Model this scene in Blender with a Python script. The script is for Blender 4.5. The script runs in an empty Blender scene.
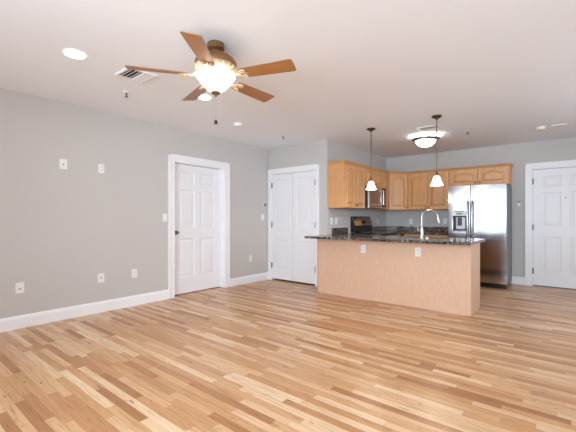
import bpy, bmesh, math, random
from mathutils import Vector, Matrix
random.seed(7)
SC = bpy.context.scene
COL = SC.collection
PI = math.pi
R = math.radians

# ------------------------------------------------------------------ camera
H = 2.55
cam_d = bpy.data.cameras.new('camera')
cam = bpy.data.objects.new('camera', cam_d)
COL.objects.link(cam)
cam.location = (0, 0, 1.18)
cam.rotation_euler = (PI / 2, 0, R(39.09))
cam_d.sensor_fit = 'HORIZONTAL'
cam_d.sensor_width = 36
cam_d.lens = 36 * 349 / 576
cam_d.shift_y = 3 / 576
cam_d.clip_start = 0.05
SC.camera = cam

# ------------------------------------------------------------------ world, daylight, exposure
W = bpy.data.worlds.new('sky'); SC.world = W
W.use_nodes = True
W.node_tree.nodes['Background'].inputs[0].default_value = (0.80, 0.90, 1.0, 1)
W.node_tree.nodes['Background'].inputs[1].default_value = 1.0


def daylight(name, loc, rot, sx, sy, power, color):
    d = bpy.data.lights.new(name, 'AREA')
    d.shape = 'RECTANGLE'; d.size = sx; d.size_y = sy
    d.energy = power; d.color = color
    o = bpy.data.objects.new(name, d); COL.objects.link(o)
    o.location = loc; o.rotation_euler = rot
    return o


# just outside the panes of the windows in the wall behind the camera and in the right wall
DAY = (0.76, 0.89, 1.0)
daylight('daylight', (-2.9, -2.14, 1.5), (R(90), 0, 0), 2.26, 1.46, 28, DAY)
daylight('daylight', (-0.15, -2.14, 1.5), (R(90), 0, 0), 2.06, 1.46, 140, DAY)
daylight('daylight', (2.24, 1.3, 1.5), (R(90), 0, R(90)), 1.96, 1.46, 15, DAY)
daylight('daylight', (2.24, 4.7, 1.5), (R(90), 0, R(90)), 1.96, 1.46, 22, DAY)  # lamp of the added window, brightens kitchen and entry

vs = SC.view_settings
vs.view_transform = 'Standard'; vs.look = 'None'; vs.gamma = 1.0
vs.exposure = 1.06
vs.use_curve_mapping = False
SC.display_settings.display_device = 'sRGB'
SC.cycles.use_denoising = True
SC.cycles.max_bounces = 12
SC.cycles.diffuse_bounces = 8
SC.cycles.sample_clamp_indirect = 6.0
SC.cycles.caustics_reflective = False
SC.cycles.caustics_refractive = False


# ------------------------------------------------------------------ materials
def lin(r, g, b):
    f = lambda v: (v / 255 / 12.92) if v / 255 <= 0.04045 else ((v / 255 + 0.055) / 1.055) ** 2.4
    return (f(r), f(g), f(b), 1)


class NT:
    def __init__(s, name):
        s.m = bpy.data.materials.new(name); s.m.use_nodes = True
        s.t = s.m.node_tree; s.n = s.t.nodes; s.l = s.t.links
        s.b = s.n['Principled BSDF']

    def node(s, typ, **kw):
        n = s.n.new(typ)
        for k, v in kw.items(): setattr(n, k, v)
        return n

    def put(s, sock, v):
        if isinstance(v, bpy.types.NodeSocket): s.l.new(v, sock)
        else: sock.default_value = v

    def math(s, op, a, b=None, c=None):
        n = s.node('ShaderNodeMath', operation=op)
        s.put(n.inputs[0], a)
        if b is not None: s.put(n.inputs[1], b)
        if c is not None: s.put(n.inputs[2], c)
        return n.outputs[0]

    def coords(s, scale=(1, 1, 1), kind='Object', rot=(0, 0, 0)):
        tc = s.node('ShaderNodeTexCoord'); mp = s.node('ShaderNodeMapping')
        s.l.new(tc.outputs[kind], mp.inputs[0])
        mp.inputs['Scale'].default_value = scale; mp.inputs['Rotation'].default_value = rot
        return mp.outputs[0]

    def noise(s, vec, scale=5, detail=3, rough=.5, dist=0):
        n = s.node('ShaderNodeTexNoise')
        s.l.new(vec, n.inputs['Vector'])
        n.inputs['Scale'].default_value = scale; n.inputs['Detail'].default_value = detail
        n.inputs['Roughness'].default_value = rough; n.inputs['Distortion'].default_value = dist
        return n.outputs['Fac']

    def ramp(s, fac, stops, interp='LINEAR'):
        n = s.node('ShaderNodeValToRGB'); s.l.new(fac, n.inputs[0])
        cr = n.color_ramp; cr.interpolation = interp
        cr.elements[0].position, cr.elements[0].color = stops[0]
        cr.elements[1].position, cr.elements[1].color = stops[-1]
        for p, c in stops[1:-1]:
            e = cr.elements.new(p); e.color = c
        return n.outputs[0]

    def mix(s, fac, a, b, mode='MIX'):
        n = s.node('ShaderNodeMix', data_type='RGBA', blend_type=mode)
        s.put(n.inputs[0], fac); s.put(n.inputs[6], a); s.put(n.inputs[7], b)
        return n.outputs[2]

    def bump(s, h, strength=.1, dist=.01):
        n = s.node('ShaderNodeBump')
        n.inputs['Strength'].default_value = strength; n.inputs['Distance'].default_value = dist
        s.l.new(h, n.inputs['Height']); s.l.new(n.outputs[0], s.b.inputs['Normal'])

    def set(s, **kw):
        for k, v in kw.items(): s.put(s.b.inputs[k.replace('_', ' ')], v)
        return s


def paint(name, rgb, rough=.6, var=.03, bump=.05, scale=180):
    t = NT(name)
    c = lin(*rgb)
    f = t.noise(t.coords(), 1.3, 2)
    dark = tuple(v * (1 - var) for v in c[:3]) + (1,)
    t.set(Base_Color=t.ramp(f, [(.3, dark), (.7, c)]), Roughness=rough)
    t.bump(t.noise(t.coords(), scale, 3), bump, .002)
    return t.m


def plain(name, rgb, rough=.5, metal=0, **kw):
    t = NT(name)
    c = lin(*rgb)
    f = t.noise(t.coords(), 40, 2)
    t.set(Base_Color=t.ramp(f, [(.3, tuple(v * .94 for v in c[:3]) + (1,)), (.7, c)]), Roughness=rough, Metallic=metal, **kw)
    return t.m


def glow(name, rgb, strength, base=(245, 240, 230)):
    t = NT(name)
    f = t.noise(t.coords(), 9, 2)
    e = t.ramp(f, [(.2, tuple(v * .93 for v in lin(*rgb)[:3]) + (1,)), (.8, lin(*rgb))])
    t.set(Base_Color=lin(*base), Roughness=.3, Emission_Color=e, Emission_Strength=strength)
    return t.m


def wood(name, light, dark, axis='z', rough=.38, fig=.6, scale=1.0, coat=.15):
    t = NT(name)
    sc = {'z': (26, 26, 1.6), 'x': (1.6, 26, 26), 'y': (26, 1.6, 26)}[axis]
    v = t.coords(tuple(q * scale for q in sc))
    g = t.noise(v, 3.2, 5, .6, .6)
    big = t.noise(t.coords(tuple(q * scale * .12 for q in sc)), 3, 2, .5, .8)
    base = t.ramp(g, [(.25, lin(*dark)), (.75, lin(*light))])
    blotch = t.ramp(big, [(.3, (1 - .16 * fig,) * 3 + (1,)), (.7, (1, 1, 1, 1))])
    t.set(Base_Color=t.mix(1.0, base, blotch, 'MULTIPLY'), Roughness=rough, Coat_Weight=coat, Coat_Roughness=.25)
    t.bump(g, .06, .002)
    return t.m


def veneer_mat():
    t = NT('maple_veneer_panel')
    g = t.noise(t.coords((30, 30, 3)), 3, 4, .6, .5)
    b = t.noise(t.coords((14, 14, 9)), 1.8, 3, .6, .6)
    base = t.ramp(g, [(.25, lin(216, 177, 149)), (.75, lin(227, 191, 164))])
    t.set(Base_Color=t.mix(.5, base, t.ramp(b, [(.3, (.86, .84, .82, 1)), (.7, (1, 1, 1, 1))]), 'MULTIPLY'), Roughness=.45)
    return t.m


def floor_mat():
    t = NT('oak_strip_floor')
    tc = t.node('ShaderNodeTexCoord'); sp = t.node('ShaderNodeSeparateXYZ')
    t.l.new(tc.outputs['Object'], sp.inputs[0])
    x, y = sp.outputs[0], sp.outputs[1]
    rowf = t.math('DIVIDE', y, .0572)
    row = t.math('FLOOR', rowf)
    wn = t.node('ShaderNodeTexWhiteNoise', noise_dimensions='1D'); t.l.new(row, wn.inputs['W'])
    wn2 = t.node('ShaderNodeTexWhiteNoise', noise_dimensions='1D'); t.l.new(t.math('ADD', row, 371.3), wn2.inputs['W'])
    ln = t.math('MULTIPLY_ADD', wn2.outputs['Value'], .60, .36)
    colf = t.math('ADD', t.math('DIVIDE', x, ln), t.math('MULTIPLY', wn.outputs['Value'], 13.0))
    col = t.math('FLOOR', colf)
    cb = t.node('ShaderNodeCombineXYZ'); t.l.new(row, cb.inputs[0]); t.l.new(col, cb.inputs[1])
    bw = t.node('ShaderNodeTexWhiteNoise', noise_dimensions='2D'); t.l.new(cb.outputs[0], bw.inputs['Vector'])
    tone = bw.outputs['Value']
    base = t.ramp(tone, [(0, lin(168, 115, 71)), (.09, lin(188, 135, 89)), (.30, lin(201, 151, 103)),
                         (.6, lin(212, 167, 122)), (.86, lin(222, 183, 143)), (1, lin(231, 200, 164))])
    # grain follows each board
    cg = t.node('ShaderNodeCombineXYZ')
    t.l.new(t.math('ADD', t.math('MULTIPLY', x, 2.2), t.math('MULTIPLY', tone, 91.0)), cg.inputs[0])
    t.l.new(t.math('MULTIPLY', y, 48.0), cg.inputs[1])
    t.l.new(t.math('MULTIPLY', tone, 37.0), cg.inputs[2])
    g = t.noise(cg.outputs[0], 1.6, 5, .62, 1.1)
    gr = t.ramp(g, [(.30, (.60, .50, .40, 1)), (.5, (.95, .93, .91, 1)), (.75, (1.05, 1.05, 1.05, 1))])
    c1 = t.mix(.85, base, gr, 'MULTIPLY')
    # knots and mineral streaks
    kn = t.noise(t.coords((8, 38, 1)), 1.0, 2, .5, .3)
    km = t.ramp(kn, [(.67, (0, 0, 0, 1)), (.75, (1, 1, 1, 1))])
    c2 = t.mix(t.math('MULTIPLY', km, .7), c1, lin(104, 62, 34))
    fy = t.math('FRACT', rowf); fx = t.math('FRACT', colf)
    ey = t.math('MINIMUM', fy, t.math('SUBTRACT', 1.0, fy))
    ex = t.math('MULTIPLY', t.math('MINIMUM', fx, t.math('SUBTRACT', 1.0, fx)), ln)
    gap = t.math('MAXIMUM', t.math('LESS_THAN', ey, .016), t.math('LESS_THAN', ex, .0012))
    c3 = t.mix(t.math('MULTIPLY', gap, .45), c2, lin(120, 74, 40))
    rg = t.ramp(g, [(.3, (.36, .36, .36, 1)), (.7, (.30, .30, .30, 1))])
    t.set(Base_Color=c3, Roughness=rg, Specular_IOR_Level=.5, Coat_Weight=.08, Coat_Roughness=.25)
    t.bump(t.math('SUBTRACT', t.math('MULTIPLY', g, .25), gap), .12, .0015)
    return t.m


def granite_mat():
    t = NT('speckled_granite')
    v = t.coords()
    n1 = t.noise(v, 20, 4, .8)
    n2 = t.noise(v, 42, 3, .6)
    vo = t.node('ShaderNodeTexVoronoi'); t.l.new(v, vo.inputs['Vector']); vo.inputs['Scale'].default_value = 32
    base = t.ramp(n1, [(.40, lin(16, 14, 15)), (.47, lin(44, 35, 31)), (.51, lin(140, 114, 96)), (.54, lin(24, 20, 20)), (.60, lin(60, 52, 50)), (.66, lin(190, 178, 170))])
    sp = t.ramp(vo.outputs['Distance'], [(.10, (1, 1, 1, 1)), (.20, (0, 0, 0, 1))])
    c = t.mix(t.math('MULTIPLY', sp, .6), base, lin(20, 17, 18))
    fl = t.ramp(n2, [(.58, (0, 0, 0, 1)), (.63, (1, 1, 1, 1))])
    t.set(Base_Color=t.mix(fl, c, lin(188, 178, 170)), Roughness=.12, Specular_IOR_Level=.55)
    return t.m


def steel_mat(name, rgb=(196, 196, 198), rough=.24, axis='x', metal=1.0):
    t = NT(name)
    v = t.coords({'x': (1.2, 90, 220), 'z': (220, 220, 1.2), 'y': (90, 1.2, 220)}[axis])
    g = t.noise(v, 2.5, 3, .6)
    t.set(Base_Color=t.ramp(g, [(.3, tuple(q * .92 for q in lin(*rgb)[:3]) + (1,)), (.7, lin(*rgb))]), Metallic=metal,
          Roughness=t.ramp(g, [(.3, (rough * .85,) * 3 + (1,)), (.7, (rough * 1.15,) * 3 + (1,))]))
    t.bump(g, .006, .001)
    return t.m


def pane_mat():
    t = NT('window_glass')
    tr = t.node('ShaderNodeBsdfTransparent'); gl = t.node('ShaderNodeBsdfGlossy'); mx = t.node('ShaderNodeMixShader')
    gl.inputs['Roughness'].default_value = .02
    lw = t.node('ShaderNodeFresnel'); lw.inputs[0].default_value = 1.3
    t.l.new(lw.outputs[0], mx.inputs[0]); t.l.new(tr.outputs[0], mx.inputs[1]); t.l.new(gl.outputs[0], mx.inputs[2])
    t.l.new(mx.outputs[0], t.n['Material Output'].inputs[0])
    return t.m


M = dict(
    wall=paint('wall_paint', (198, 196, 194), .65, .02),
    ceil=paint('ceiling_paint', (240, 244, 250), .8, .015, .12, 60),
    white=paint('white_trim_paint', (240, 242, 246), .35, .012, .02),
    door=paint('white_door_paint', (238, 240, 245), .38, .012, .02),
    plastic=plain('white_plastic', (238, 238, 236), .35),
    ivory=plain('ivory_plastic', (236, 231, 214), .4),
    hole=plain('dark_socket', (28, 27, 27), .6),
    silver=plain('silver_plastic', (205, 206, 208), .35, .3),
    slot=plain('grey_slot', (150, 150, 150), .6),
    dark=plain('dark_duct', (60, 60, 62), .8),
    floor=floor_mat(),
    granite=granite_mat(),
    maple=wood('maple_cabinet', (224, 172, 120), (208, 150, 98), 'z', .36),
    maplex=wood('maple_rail', (220, 167, 115), (203, 145, 93), 'x', .36),
    mapley=wood('maple_rail_side', (214, 157, 103), (196, 136, 82), 'y', .36),
    veneer=veneer_mat(),
    inside=plain('toe_kick', (70, 50, 36), .7),
    steel=steel_mat('brushed_stainless', (192, 192, 195), .135),
    brightsteel=steel_mat('lightened_stainless', (232, 230, 228), .16),  # lighter copy of the stainless, brightness put into colour for the dim stove panel
    steelz=steel_mat('brushed_stainless_handle', (190, 190, 192), .26, 'z'),
    steely=steel_mat('brushed_stainless_side', (190, 190, 192), .25, 'y'),
    fside=plain('grey_fridge_side', (120, 125, 132), .42),
    black=plain('black_enamel', (20, 20, 21), .25),
    glass=plain('black_glass', (16, 15, 15), .06),
    mwglass=plain('microwave_glass_reflection_tint', (150, 122, 104), .10, .6),  # brown tint imitates cabinet reflections in dark glass
    chrome=plain('satin_nickel', (176, 171, 163), .26, 1.0),
    hinge=plain('hinge_nickel', (120, 116, 110), .38, .9),
    knob=plain('dark_knob', (64, 52, 44), .35, .8),
    bronze=plain('antique_bronze', (150, 114, 76), .30, .85),
    darkbronze=plain('dark_bronze', (96, 78, 56), .3, .85),
    brass=plain('light_antique_brass', (222, 198, 168), .38, .5),
    blade=wood('walnut_fan_blade', (186, 130, 76), (140, 90, 48), 'x', .4, .6, 1.0, .1),
    bowl=glow('frosted_bowl_glow', (255, 245, 230), 6.0),
    shade=glow('frosted_shade_glow', (255, 240, 222), 4.5),
    flush=glow('flush_glass_glow', (255, 250, 244), 4.0),
    led=glow('recessed_lamp_glow', (255, 240, 214), 22.0),
    pane=pane_mat(),
)


def bulb(name, loc, power, color=(1, .93, .84), rad=.04):
    d = bpy.data.lights.new(name, 'POINT'); d.energy = power; d.color = color; d.shadow_soft_size = rad
    o = bpy.data.objects.new(name, d); COL.objects.link(o); o.location = loc
    return o


# ------------------------------------------------------------------ mesh helpers
def add_box(bm, x0, x1, y0, y1, z0, z1, bev=0, seg=2):
    b = bmesh.new()
    bmesh.ops.create_cube(b, size=1)
    for v in b.verts:
        v.co = Vector(((x0 + x1) / 2 + v.co.x * (x1 - x0), (y0 + y1) / 2 + v.co.y * (y1 - y0), (z0 + z1) / 2 + v.co.z * (z1 - z0)))
    if bev:
        bmesh.ops.bevel(b, geom=b.edges[:], offset=bev, segments=seg, affect='EDGES', profile=.5)
    merge(bm, b)


def merge(bm, b):
    me = bpy.data.meshes.new('tmp'); b.to_mesh(me); b.free()
    bm.from_mesh(me); bpy.data.meshes.remove(me)


def xform(bm, mat):
    bmesh.ops.transform(bm, matrix=mat, verts=bm.verts[:])


def add_lathe(bm, prof, seg=32, center=(0, 0, 0), cap=True):
    """prof: list of (radius, z)"""
    rings = []
    for r, z in prof:
        if r < 1e-6:
            rings.append([bm.verts.new((center[0], center[1], center[2] + z))])
        else:
            rings.append([bm.verts.new((center[0] + r * math.cos(2 * PI * k / seg), center[1] + r * math.sin(2 * PI * k / seg), center[2] + z)) for k in range(seg)])
    for a, b in zip(rings, rings[1:]):
        for k in range(seg):
            j = (k + 1) % seg
            if len(a) == 1 and len(b) == 1: continue
            if len(a) == 1: bm.faces.new((a[0], b[j], b[k]))
            elif len(b) == 1: bm.faces.new((a[k], a[j], b[0]))
            else: bm.faces.new((a[k], a[j], b[j], b[k]))
    if cap:
        for rg in (rings[0], rings[-1]):
            if len(rg) > 2: bm.faces.new(rg)


def add_prism(bm, pts, d0, d1, plane='xz', bev=0):
    """extrude a 2D outline; plane xz -> depth along y; xy -> depth along z; yz -> depth along x"""
    b = bmesh.new()
    f = {'xz': lambda p, d: (p[0], d, p[1]), 'xy': lambda p, d: (p[0], p[1], d), 'yz': lambda p, d: (d, p[0], p[1])}[plane]
    lo = [b.verts.new(f(p, d0)) for p in pts]; hi = [b.verts.new(f(p, d1)) for p in pts]
    b.faces.new(lo); b.faces.new(hi[::-1])
    n = len(pts)
    for k in range(n):
        b.faces.new((lo[k], hi[k], hi[(k + 1) % n], lo[(k + 1) % n]))
    bmesh.ops.recalc_face_normals(b, faces=b.faces[:])
    if bev:
        bmesh.ops.bevel(b, geom=b.edges[:], offset=bev, segments=2, affect='EDGES', profile=.5)
    merge(bm, b)


def add_tube(bm, pts, rad, seg=12, caps=True):
    pts = [Vector(p) for p in pts]
    rads = rad if isinstance(rad, (list, tuple)) else [rad] * len(pts)
    rings = []
    up = Vector((0, 0, 1))
    prev = None
    for i, p in enumerate(pts):
        t = (pts[min(i + 1, len(pts) - 1)] - pts[max(i - 1, 0)]).normalized()
        if prev is None:
            a = up if abs(t.dot(up)) < .9 else Vector((1, 0, 0))
            n = t.cross(a).normalized()
        else:
            n = (prev - t * prev.dot(t)).normalized()
        prev = n
        b = t.cross(n)
        rings.append([bm.verts.new(p + (n * math.cos(2 * PI * k / seg) + b * math.sin(2 * PI * k / seg)) * rads[i]) for k in range(seg)])
    for a, b in zip(rings, rings[1:]):
        for k in range(seg):
            bm.faces.new((a[k], a[(k + 1) % seg], b[(k + 1) % seg], b[k]))
    if caps:
        bm.faces.new(rings[0][::-1]); bm.faces.new(rings[-1])


def add_grid_slab(bm, us, vs, skip, d0, d1, plane='xy', bow=None):
    """slab made of cells us x vs without the cells in skip (true holes); bow(u,v) moves the d0 face"""
    f = {'xz': lambda u, v, d: (u, d, v), 'xy': lambda u, v, d: (u, v, d), 'yz': lambda u, v, d: (d, u, v)}[plane]
    cells = {(i, j) for i in range(len(us) - 1) for j in range(len(vs) - 1) if not skip(i, j)}
    lo, hi = {}, {}

    def V(d, tab, i, j):
        if (i, j) not in tab:
            o = bow(us[i], vs[j]) if (bow and tab is lo) else 0
            tab[(i, j)] = bm.verts.new(f(us[i], vs[j], d + o))
        return tab[(i, j)]
    fs = []
    for i, j in cells:
        q = [(i, j), (i + 1, j), (i + 1, j + 1), (i, j + 1)]
        fs.append(bm.faces.new([V(d0, lo, *c) for c in q]))
        fs.append(bm.faces.new([V(d1, hi, *c) for c in q[::-1]]))
        for (di, dj), (a, b) in {(0, -1): (0, 1), (1, 0): (1, 2), (0, 1): (2, 3), (-1, 0): (3, 0)}.items():
            if (i + di, j + dj) not in cells:
                fs.append(bm.faces.new([V(d0, lo, *q[a]), V(d1, hi, *q[a]), V(d1, hi, *q[b]), V(d0, lo, *q[b])]))
    bmesh.ops.recalc_face_normals(bm, faces=fs)


def obj(name, bm, mat, parent=None, smooth=False, bevel=0, loc=None, rotz=0):
    me = bpy.data.meshes.new(name)
    bmesh.ops.recalc_face_normals(bm, faces=bm.faces[:])
    bm.to_mesh(me); bm.free()
    me.materials.append(M[mat] if isinstance(mat, str) else mat)
    if smooth:
        for p in me.polygons: p.use_smooth = True
        me.set_sharp_from_angle(angle=R(38))
    o = bpy.data.objects.new(name, me); COL.objects.link(o)
    if parent: o.parent = parent
    if loc: o.location = loc
    o.rotation_euler = (0, 0, rotz)
    if bevel:
        md = o.modifiers.new('bevel', 'BEVEL'); md.width = bevel; md.segments = 3; md.limit_method = 'ANGLE'; md.angle_limit = R(40)
    return o


def box_obj(name, dims, mat, parent=None, bev=0, **kw):
    bm = bmesh.new(); add_box(bm, *dims, bev=bev)
    return obj(name, bm, mat, parent, **kw)


def tag(o, label, cat, group=None, kind=None):
    o['label'] = label; o['category'] = cat
    if group: o['group'] = group
    if kind: o['kind'] = kind
    return o


def thing(name, label, cat, loc, rotz=0, group=None):
    o = bpy.data.objects.new(name, None); COL.objects.link(o)
    o.empty_display_size = .05
    o.location = loc; o.rotation_euler = (0, 0, rotz)
    return tag(o, label, cat, group)


def struct(o, label, cat):
    return tag(o, label, cat, None, 'structure')


# ------------------------------------------------------------------ room shell
XL, YC, XK, YB = -4.63, 5.08, -3.26, 7.53
YR, XR, T = -1.95, 2.05, .14
struct(box_obj('floor', (XL - T, XR + T, YR - T, YB + T, -.1, 0), 'floor'), 'natural oak strip floor running through living room and kitchen', 'floor')
struct(box_obj('ceiling', (XL - T, XR + T, YR - T, YB + T, H, H + .1), 'ceil'), 'flat white painted ceiling over the whole room', 'ceiling')
# left wall with its door opening
LD0, LD1, LDH = 2.99, 3.975, 2.05
bm = bmesh.new(); add_grid_slab(bm, [YR - T, LD0, LD1, YC], [0, LDH, H], lambda i, j: i == 1 and j == 0, XL - T, XL, 'yz')
struct(obj('wall_left', bm, 'wall'), 'long grey wall on the left with one white door', 'wall')
# closet wall
CD0, CD1, CDH = -4.545, -3.495, 2.05
bm = bmesh.new(); add_grid_slab(bm, [XL - T, CD0, CD1, XK], [0, CDH, H], lambda i, j: i == 1 and j == 0, YC, YC + T, 'xz')
struct(obj('wall_closet', bm, 'wall'), 'short grey wall around the white double closet doors', 'wall')
struct(box_obj('wall_kitchen', (XK - T, XK, YC + T, YB + T, 0, H), 'wall'), 'grey kitchen side wall behind the stove and microwave', 'wall')
ED0, ED1, EDH = -.545, .39, 2.065
bm = bmesh.new(); add_grid_slab(bm, [XK, ED0, ED1, XR + T], [0, EDH, H], lambda i, j: i == 1 and j == 0, YB, YB + T, 'xz')
struct(obj('wall_back', bm, 'wall'), 'grey back wall behind the fridge and around the entry door', 'wall')
bm = bmesh.new(); add_grid_slab(bm, [XL, -4.05, -1.75, -1.2, .9, XR + T], [0, .75, 2.25, H], lambda i, j: j == 1 and i in (1, 3), YR - T, YR, 'xz')
struct(obj('wall_rear', bm, 'wall'), 'grey wall behind the viewpoint with two windows', 'wall')
bm = bmesh.new(); add_grid_slab(bm, [YR, .3, 2.3, 3.7, 5.7, YB], [0, .75, 2.25, H], lambda i, j: j == 1 and i in (1, 3), XR, XR + T, 'yz')
struct(obj('wall_right', bm, 'wall'), 'grey wall on the right outside the picture with two windows, one added for light', 'wall')


def light_block(name, label, x0, x1, y0, y1, open_side):  # added unseen box keeping outside light from leaking under a door
    bm = bmesh.new(); th = .06
    if open_side != 'x1': add_box(bm, x1, x1 + th, y0 - th, y1 + th, 0, H)
    if open_side != 'x0': add_box(bm, x0 - th, x0, y0 - th, y1 + th, 0, H)
    if open_side != 'y1': add_box(bm, x0, x1, y1, y1 + th, 0, H)
    if open_side != 'y0': add_box(bm, x0, x1, y0 - th, y0, 0, H)
    add_box(bm, x0, x1, y0, y1, H, H + .06); add_box(bm, x0, x1, y0, y1, -.06, 0)
    struct(obj(name, bm, 'wall'), label, 'wall')


light_block('wall_lightblock_left', 'added light blocking box behind the panel door in the left wall', XL - T - 1.2, XL - T, 2.7, 4.3, 'x1')
light_block('wall_lightblock_closet', 'added light blocking box behind the white double doors', XL, XK - T, YC + T, YC + T + .7, 'y0')
light_block('wall_lightblock_entry', 'added light blocking box behind the entry door', -1.0, .9, YB + T, YB + T + 1.2, 'y0')


def window(name, label, loc, rotz, w):
    """double sash window, local x along the wall, y = depth outwards negative side is room"""
    bm = bmesh.new()
    z0, z1 = .75, 2.25
    for a, b in ((-w / 2, -w / 2 + .06), (w / 2 - .06, w / 2), (-.03, .03)):
        add_box(bm, a, b, .03, .09, z0, z1)
    for a, b in ((z0, z0 + .06), (z1 - .06, z1), (1.47, 1.53)):
        add_box(bm, -w / 2, w / 2, .035, .085, a, b)
    f = obj(name, bm, 'white', loc=loc, rotz=rotz)
    struct(f, label, 'window')
    bm = bmesh.new(); add_box(bm, -w / 2 + .03, w / 2 - .03, .058, .062, z0 + .03, z1 - .03)
    obj('pane', bm, 'pane', f)
    bm = bmesh.new()
    for a, b in ((-w / 2 - .09, -w / 2), (w / 2, w / 2 + .09)): add_box(bm, a, b, -.018, 0, z0 - .02, z1 + .09)
    add_box(bm, -w / 2, w / 2, -.018, 0, z1, z1 + .09)
    add_box(bm, -w / 2 - .1, w / 2 + .1, -.05, 0, z0 - .03, z0)
    add_box(bm, -w / 2 - .09, w / 2 + .09, -.016, 0, z0 - .12, z0 - .03)
    obj('casing', bm, 'white', f)


window('window_1', 'white framed window in the rear wall nearer the left wall', (-2.9, YR, 0), PI, 2.3)
window('window_2', 'white framed window in the rear wall nearer the right wall', (-.15, YR, 0), PI, 2.1)
window('window_3', 'white framed window in the right hand wall nearer the viewpoint', (XR, 1.3, 0), -PI / 2, 2.0)
window('window_added', 'added unseen window in the right hand wall nearer the entry door', (XR, 4.7, 0), -PI / 2, 2.0)  # invented window, put in to bring daylight to kitchen and entry


# baseboards: local profile swept along a straight wall
def baseboard(name, label, p, rotz, length):
    """runs along local +x from p, the room is on local -y"""
    bm = bmesh.new()
    prof = [(0, 0), (-.016, 0), (-.016, .108), (-.012, .116), (-.012, .124), (-.006, .134), (0, .138)]
    add_prism(bm, prof, 0, length, 'yz')
    struct(obj(name, bm, 'white', loc=p, rotz=rotz), label, 'baseboard')


baseboard('baseboard_left', 'white baseboard on the left wall before the panel door', (XL, YR, 0), PI / 2, LD0 - .1 - YR)
baseboard('baseboard_left', 'white baseboard between the panel door and the closet corner', (XL, LD1 + .1, 0), PI / 2, YC - LD1 - .1)
baseboard('baseboard_back', 'white baseboard between the fridge and the entry door', (XK + 1.5, YB, 0), 0, ED0 - .1 - XK - 1.5)
baseboard('baseboard_back', 'white baseboard right of the entry door', (ED1 + .1, YB, 0), 0, XR - ED1 - .1)
baseboard('baseboard_rear', 'white baseboard under the windows behind the viewpoint', (XR, YR, 0), PI, XR - XL)
baseboard('baseboard_right', 'white baseboard along the right hand wall', (XR, YB, 0), -PI / 2, YB - YR)


# door casings: local x along wall, room on -y
def casing(name, label, loc, rotz, w, h, cw, jamb=True, cwl=None, cwr=None):
    bm = bmesh.new()
    cwl = cwl or cw; cwr = cwr or cw
    for a, b, s in ((-cwl, 0, 1), (w, w + cwr, -1)):
        add_box(bm, a, b, -.016, 0, 0, h + cw)
        e = (a, a + .02) if s == 1 else (b - .02, b)
        add_box(bm, *e, -.024, -.016, 0, h + cw)
    add_box(bm, 0, w, -.016, 0, h, h + cw)
    add_box(bm, -cwl, w + cwr, -.024, -.016, h + cw - .02, h + cw)
    if jamb:
        add_box(bm, -.003, .012, -.002, T, 0, h); add_box(bm, w - .012, w + .003, -.002, T, 0, h)
        add_box(bm, 0, w, -.002, T, h - .012, h + .003)
    struct(obj(name, bm, 'white', loc=loc, rotz=rotz, bevel=.002), label, 'door casing')


casing('trim_1', 'white casing around the panel door in the left wall', (XL, LD0, 0), PI / 2, LD1 - LD0, LDH, .10)
casing('trim_2', 'white casing around the double closet doors', (CD0, YC, 0), 0, CD1 - CD0, CDH, .095, True, .075, .07)
casing('trim_3', 'white casing around the entry door at the right', (ED0, YB, 0), 0, ED1 - ED0, EDH, .10)


# doors
def panel_door(name, label, loc, rotz, w, h, panels, th=.038, face=0.0, q=1.0):
    """front face at local y=face looking to -y; panels = list of (x0,x1,z0,z1)"""
    bm = bmesh.new()
    us = sorted({0, w} | {p[0] for p in panels} | {p[1] for p in panels})
    vs_ = sorted({0, h} | {p[2] for p in panels} | {p[3] for p in panels})

    def inside(i, j):
        cx, cz = (us[i] + us[i + 1]) / 2, (vs_[j] + vs_[j + 1]) / 2
        return any(p[0] < cx < p[1] and p[2] < cz < p[3] for p in panels)
    add_grid_slab(bm, us, vs_, inside, face, face + .012 * q, 'xz')
    add_box(bm, 0, w, face + .012 * q, face + th, 0, h)
    for x0, x1, z0, z1 in panels:
        # sloping sticking, flat groove, raised field
        for a, b, ya, yb in ((0, .012, face, face + .010 * q), (.03, .055, face + .011 * q, face + .003 * q)):
            A = [(x0 + a, z0 + a), (x1 - a, z0 + a), (x1 - a, z1 - a), (x0 + a, z1 - a)]
            B = [(x0 + b, z0 + b), (x1 - b, z0 + b), (x1 - b, z1 - b), (x0 + b, z1 - b)]
            va = [bm.verts.new((q[0], ya, q[1])) for q in A]; vb = [bm.verts.new((q[0], yb, q[1])) for q in B]
            for k in range(4): bm.faces.new((va[k], va[(k + 1) % 4], vb[(k + 1) % 4], vb[k]))
            if a > .02: bm.faces.new(vb)
    d = obj(name, bm, 'door', loc=loc, rotz=rotz)
    return struct(d, label, 'door')


def six(w):
    st, mu = .135, .115
    pw = (w - 2 * st - mu) / 2
    xs = ((st, st + pw), (st + pw + mu, w - st))
    return [(a, b, z0, z1) for a, b in xs for z0, z1 in ((.25, .86), (1.03, 1.63), (1.71, 1.91))]


def hinge(parent, x, y, z):
    bm = bmesh.new()
    add_lathe(bm, [(.007, -.05), (.007, .05)], 12, (x, y - .006, z))
    add_lathe(bm, [(.004, .05), (.005, .056), (0, .06)], 10, (x, y - .006, z), cap=False)
    add_lathe(bm, [(0, -.06), (.005, -.056), (.004, -.05)], 10, (x, y - .006, z), cap=False)
    add_box(bm, x - .016, x + .016, y - .002, y + .001, z - .045, z + .045)
    obj('hinge', bm, 'hinge', parent, smooth=True)


def lever_knob(parent, x, y, z):
    bm = bmesh.new()
    prof = [(0, 0), (.032, 0), (.032, .006), (.024, .011), (.011, .014), (.010, .034), (.020, .040), (.027, .050), (.027, .060), (.020, .068), (0, .071)]
    add_lathe(bm, prof, 24, cap=False)
    xform(bm, Matrix.Translation((x, y, z)) @ Matrix.Rotation(PI / 2, 4, 'X'))
    return obj('door_knob', bm, 'hinge', parent, smooth=True)


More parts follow.
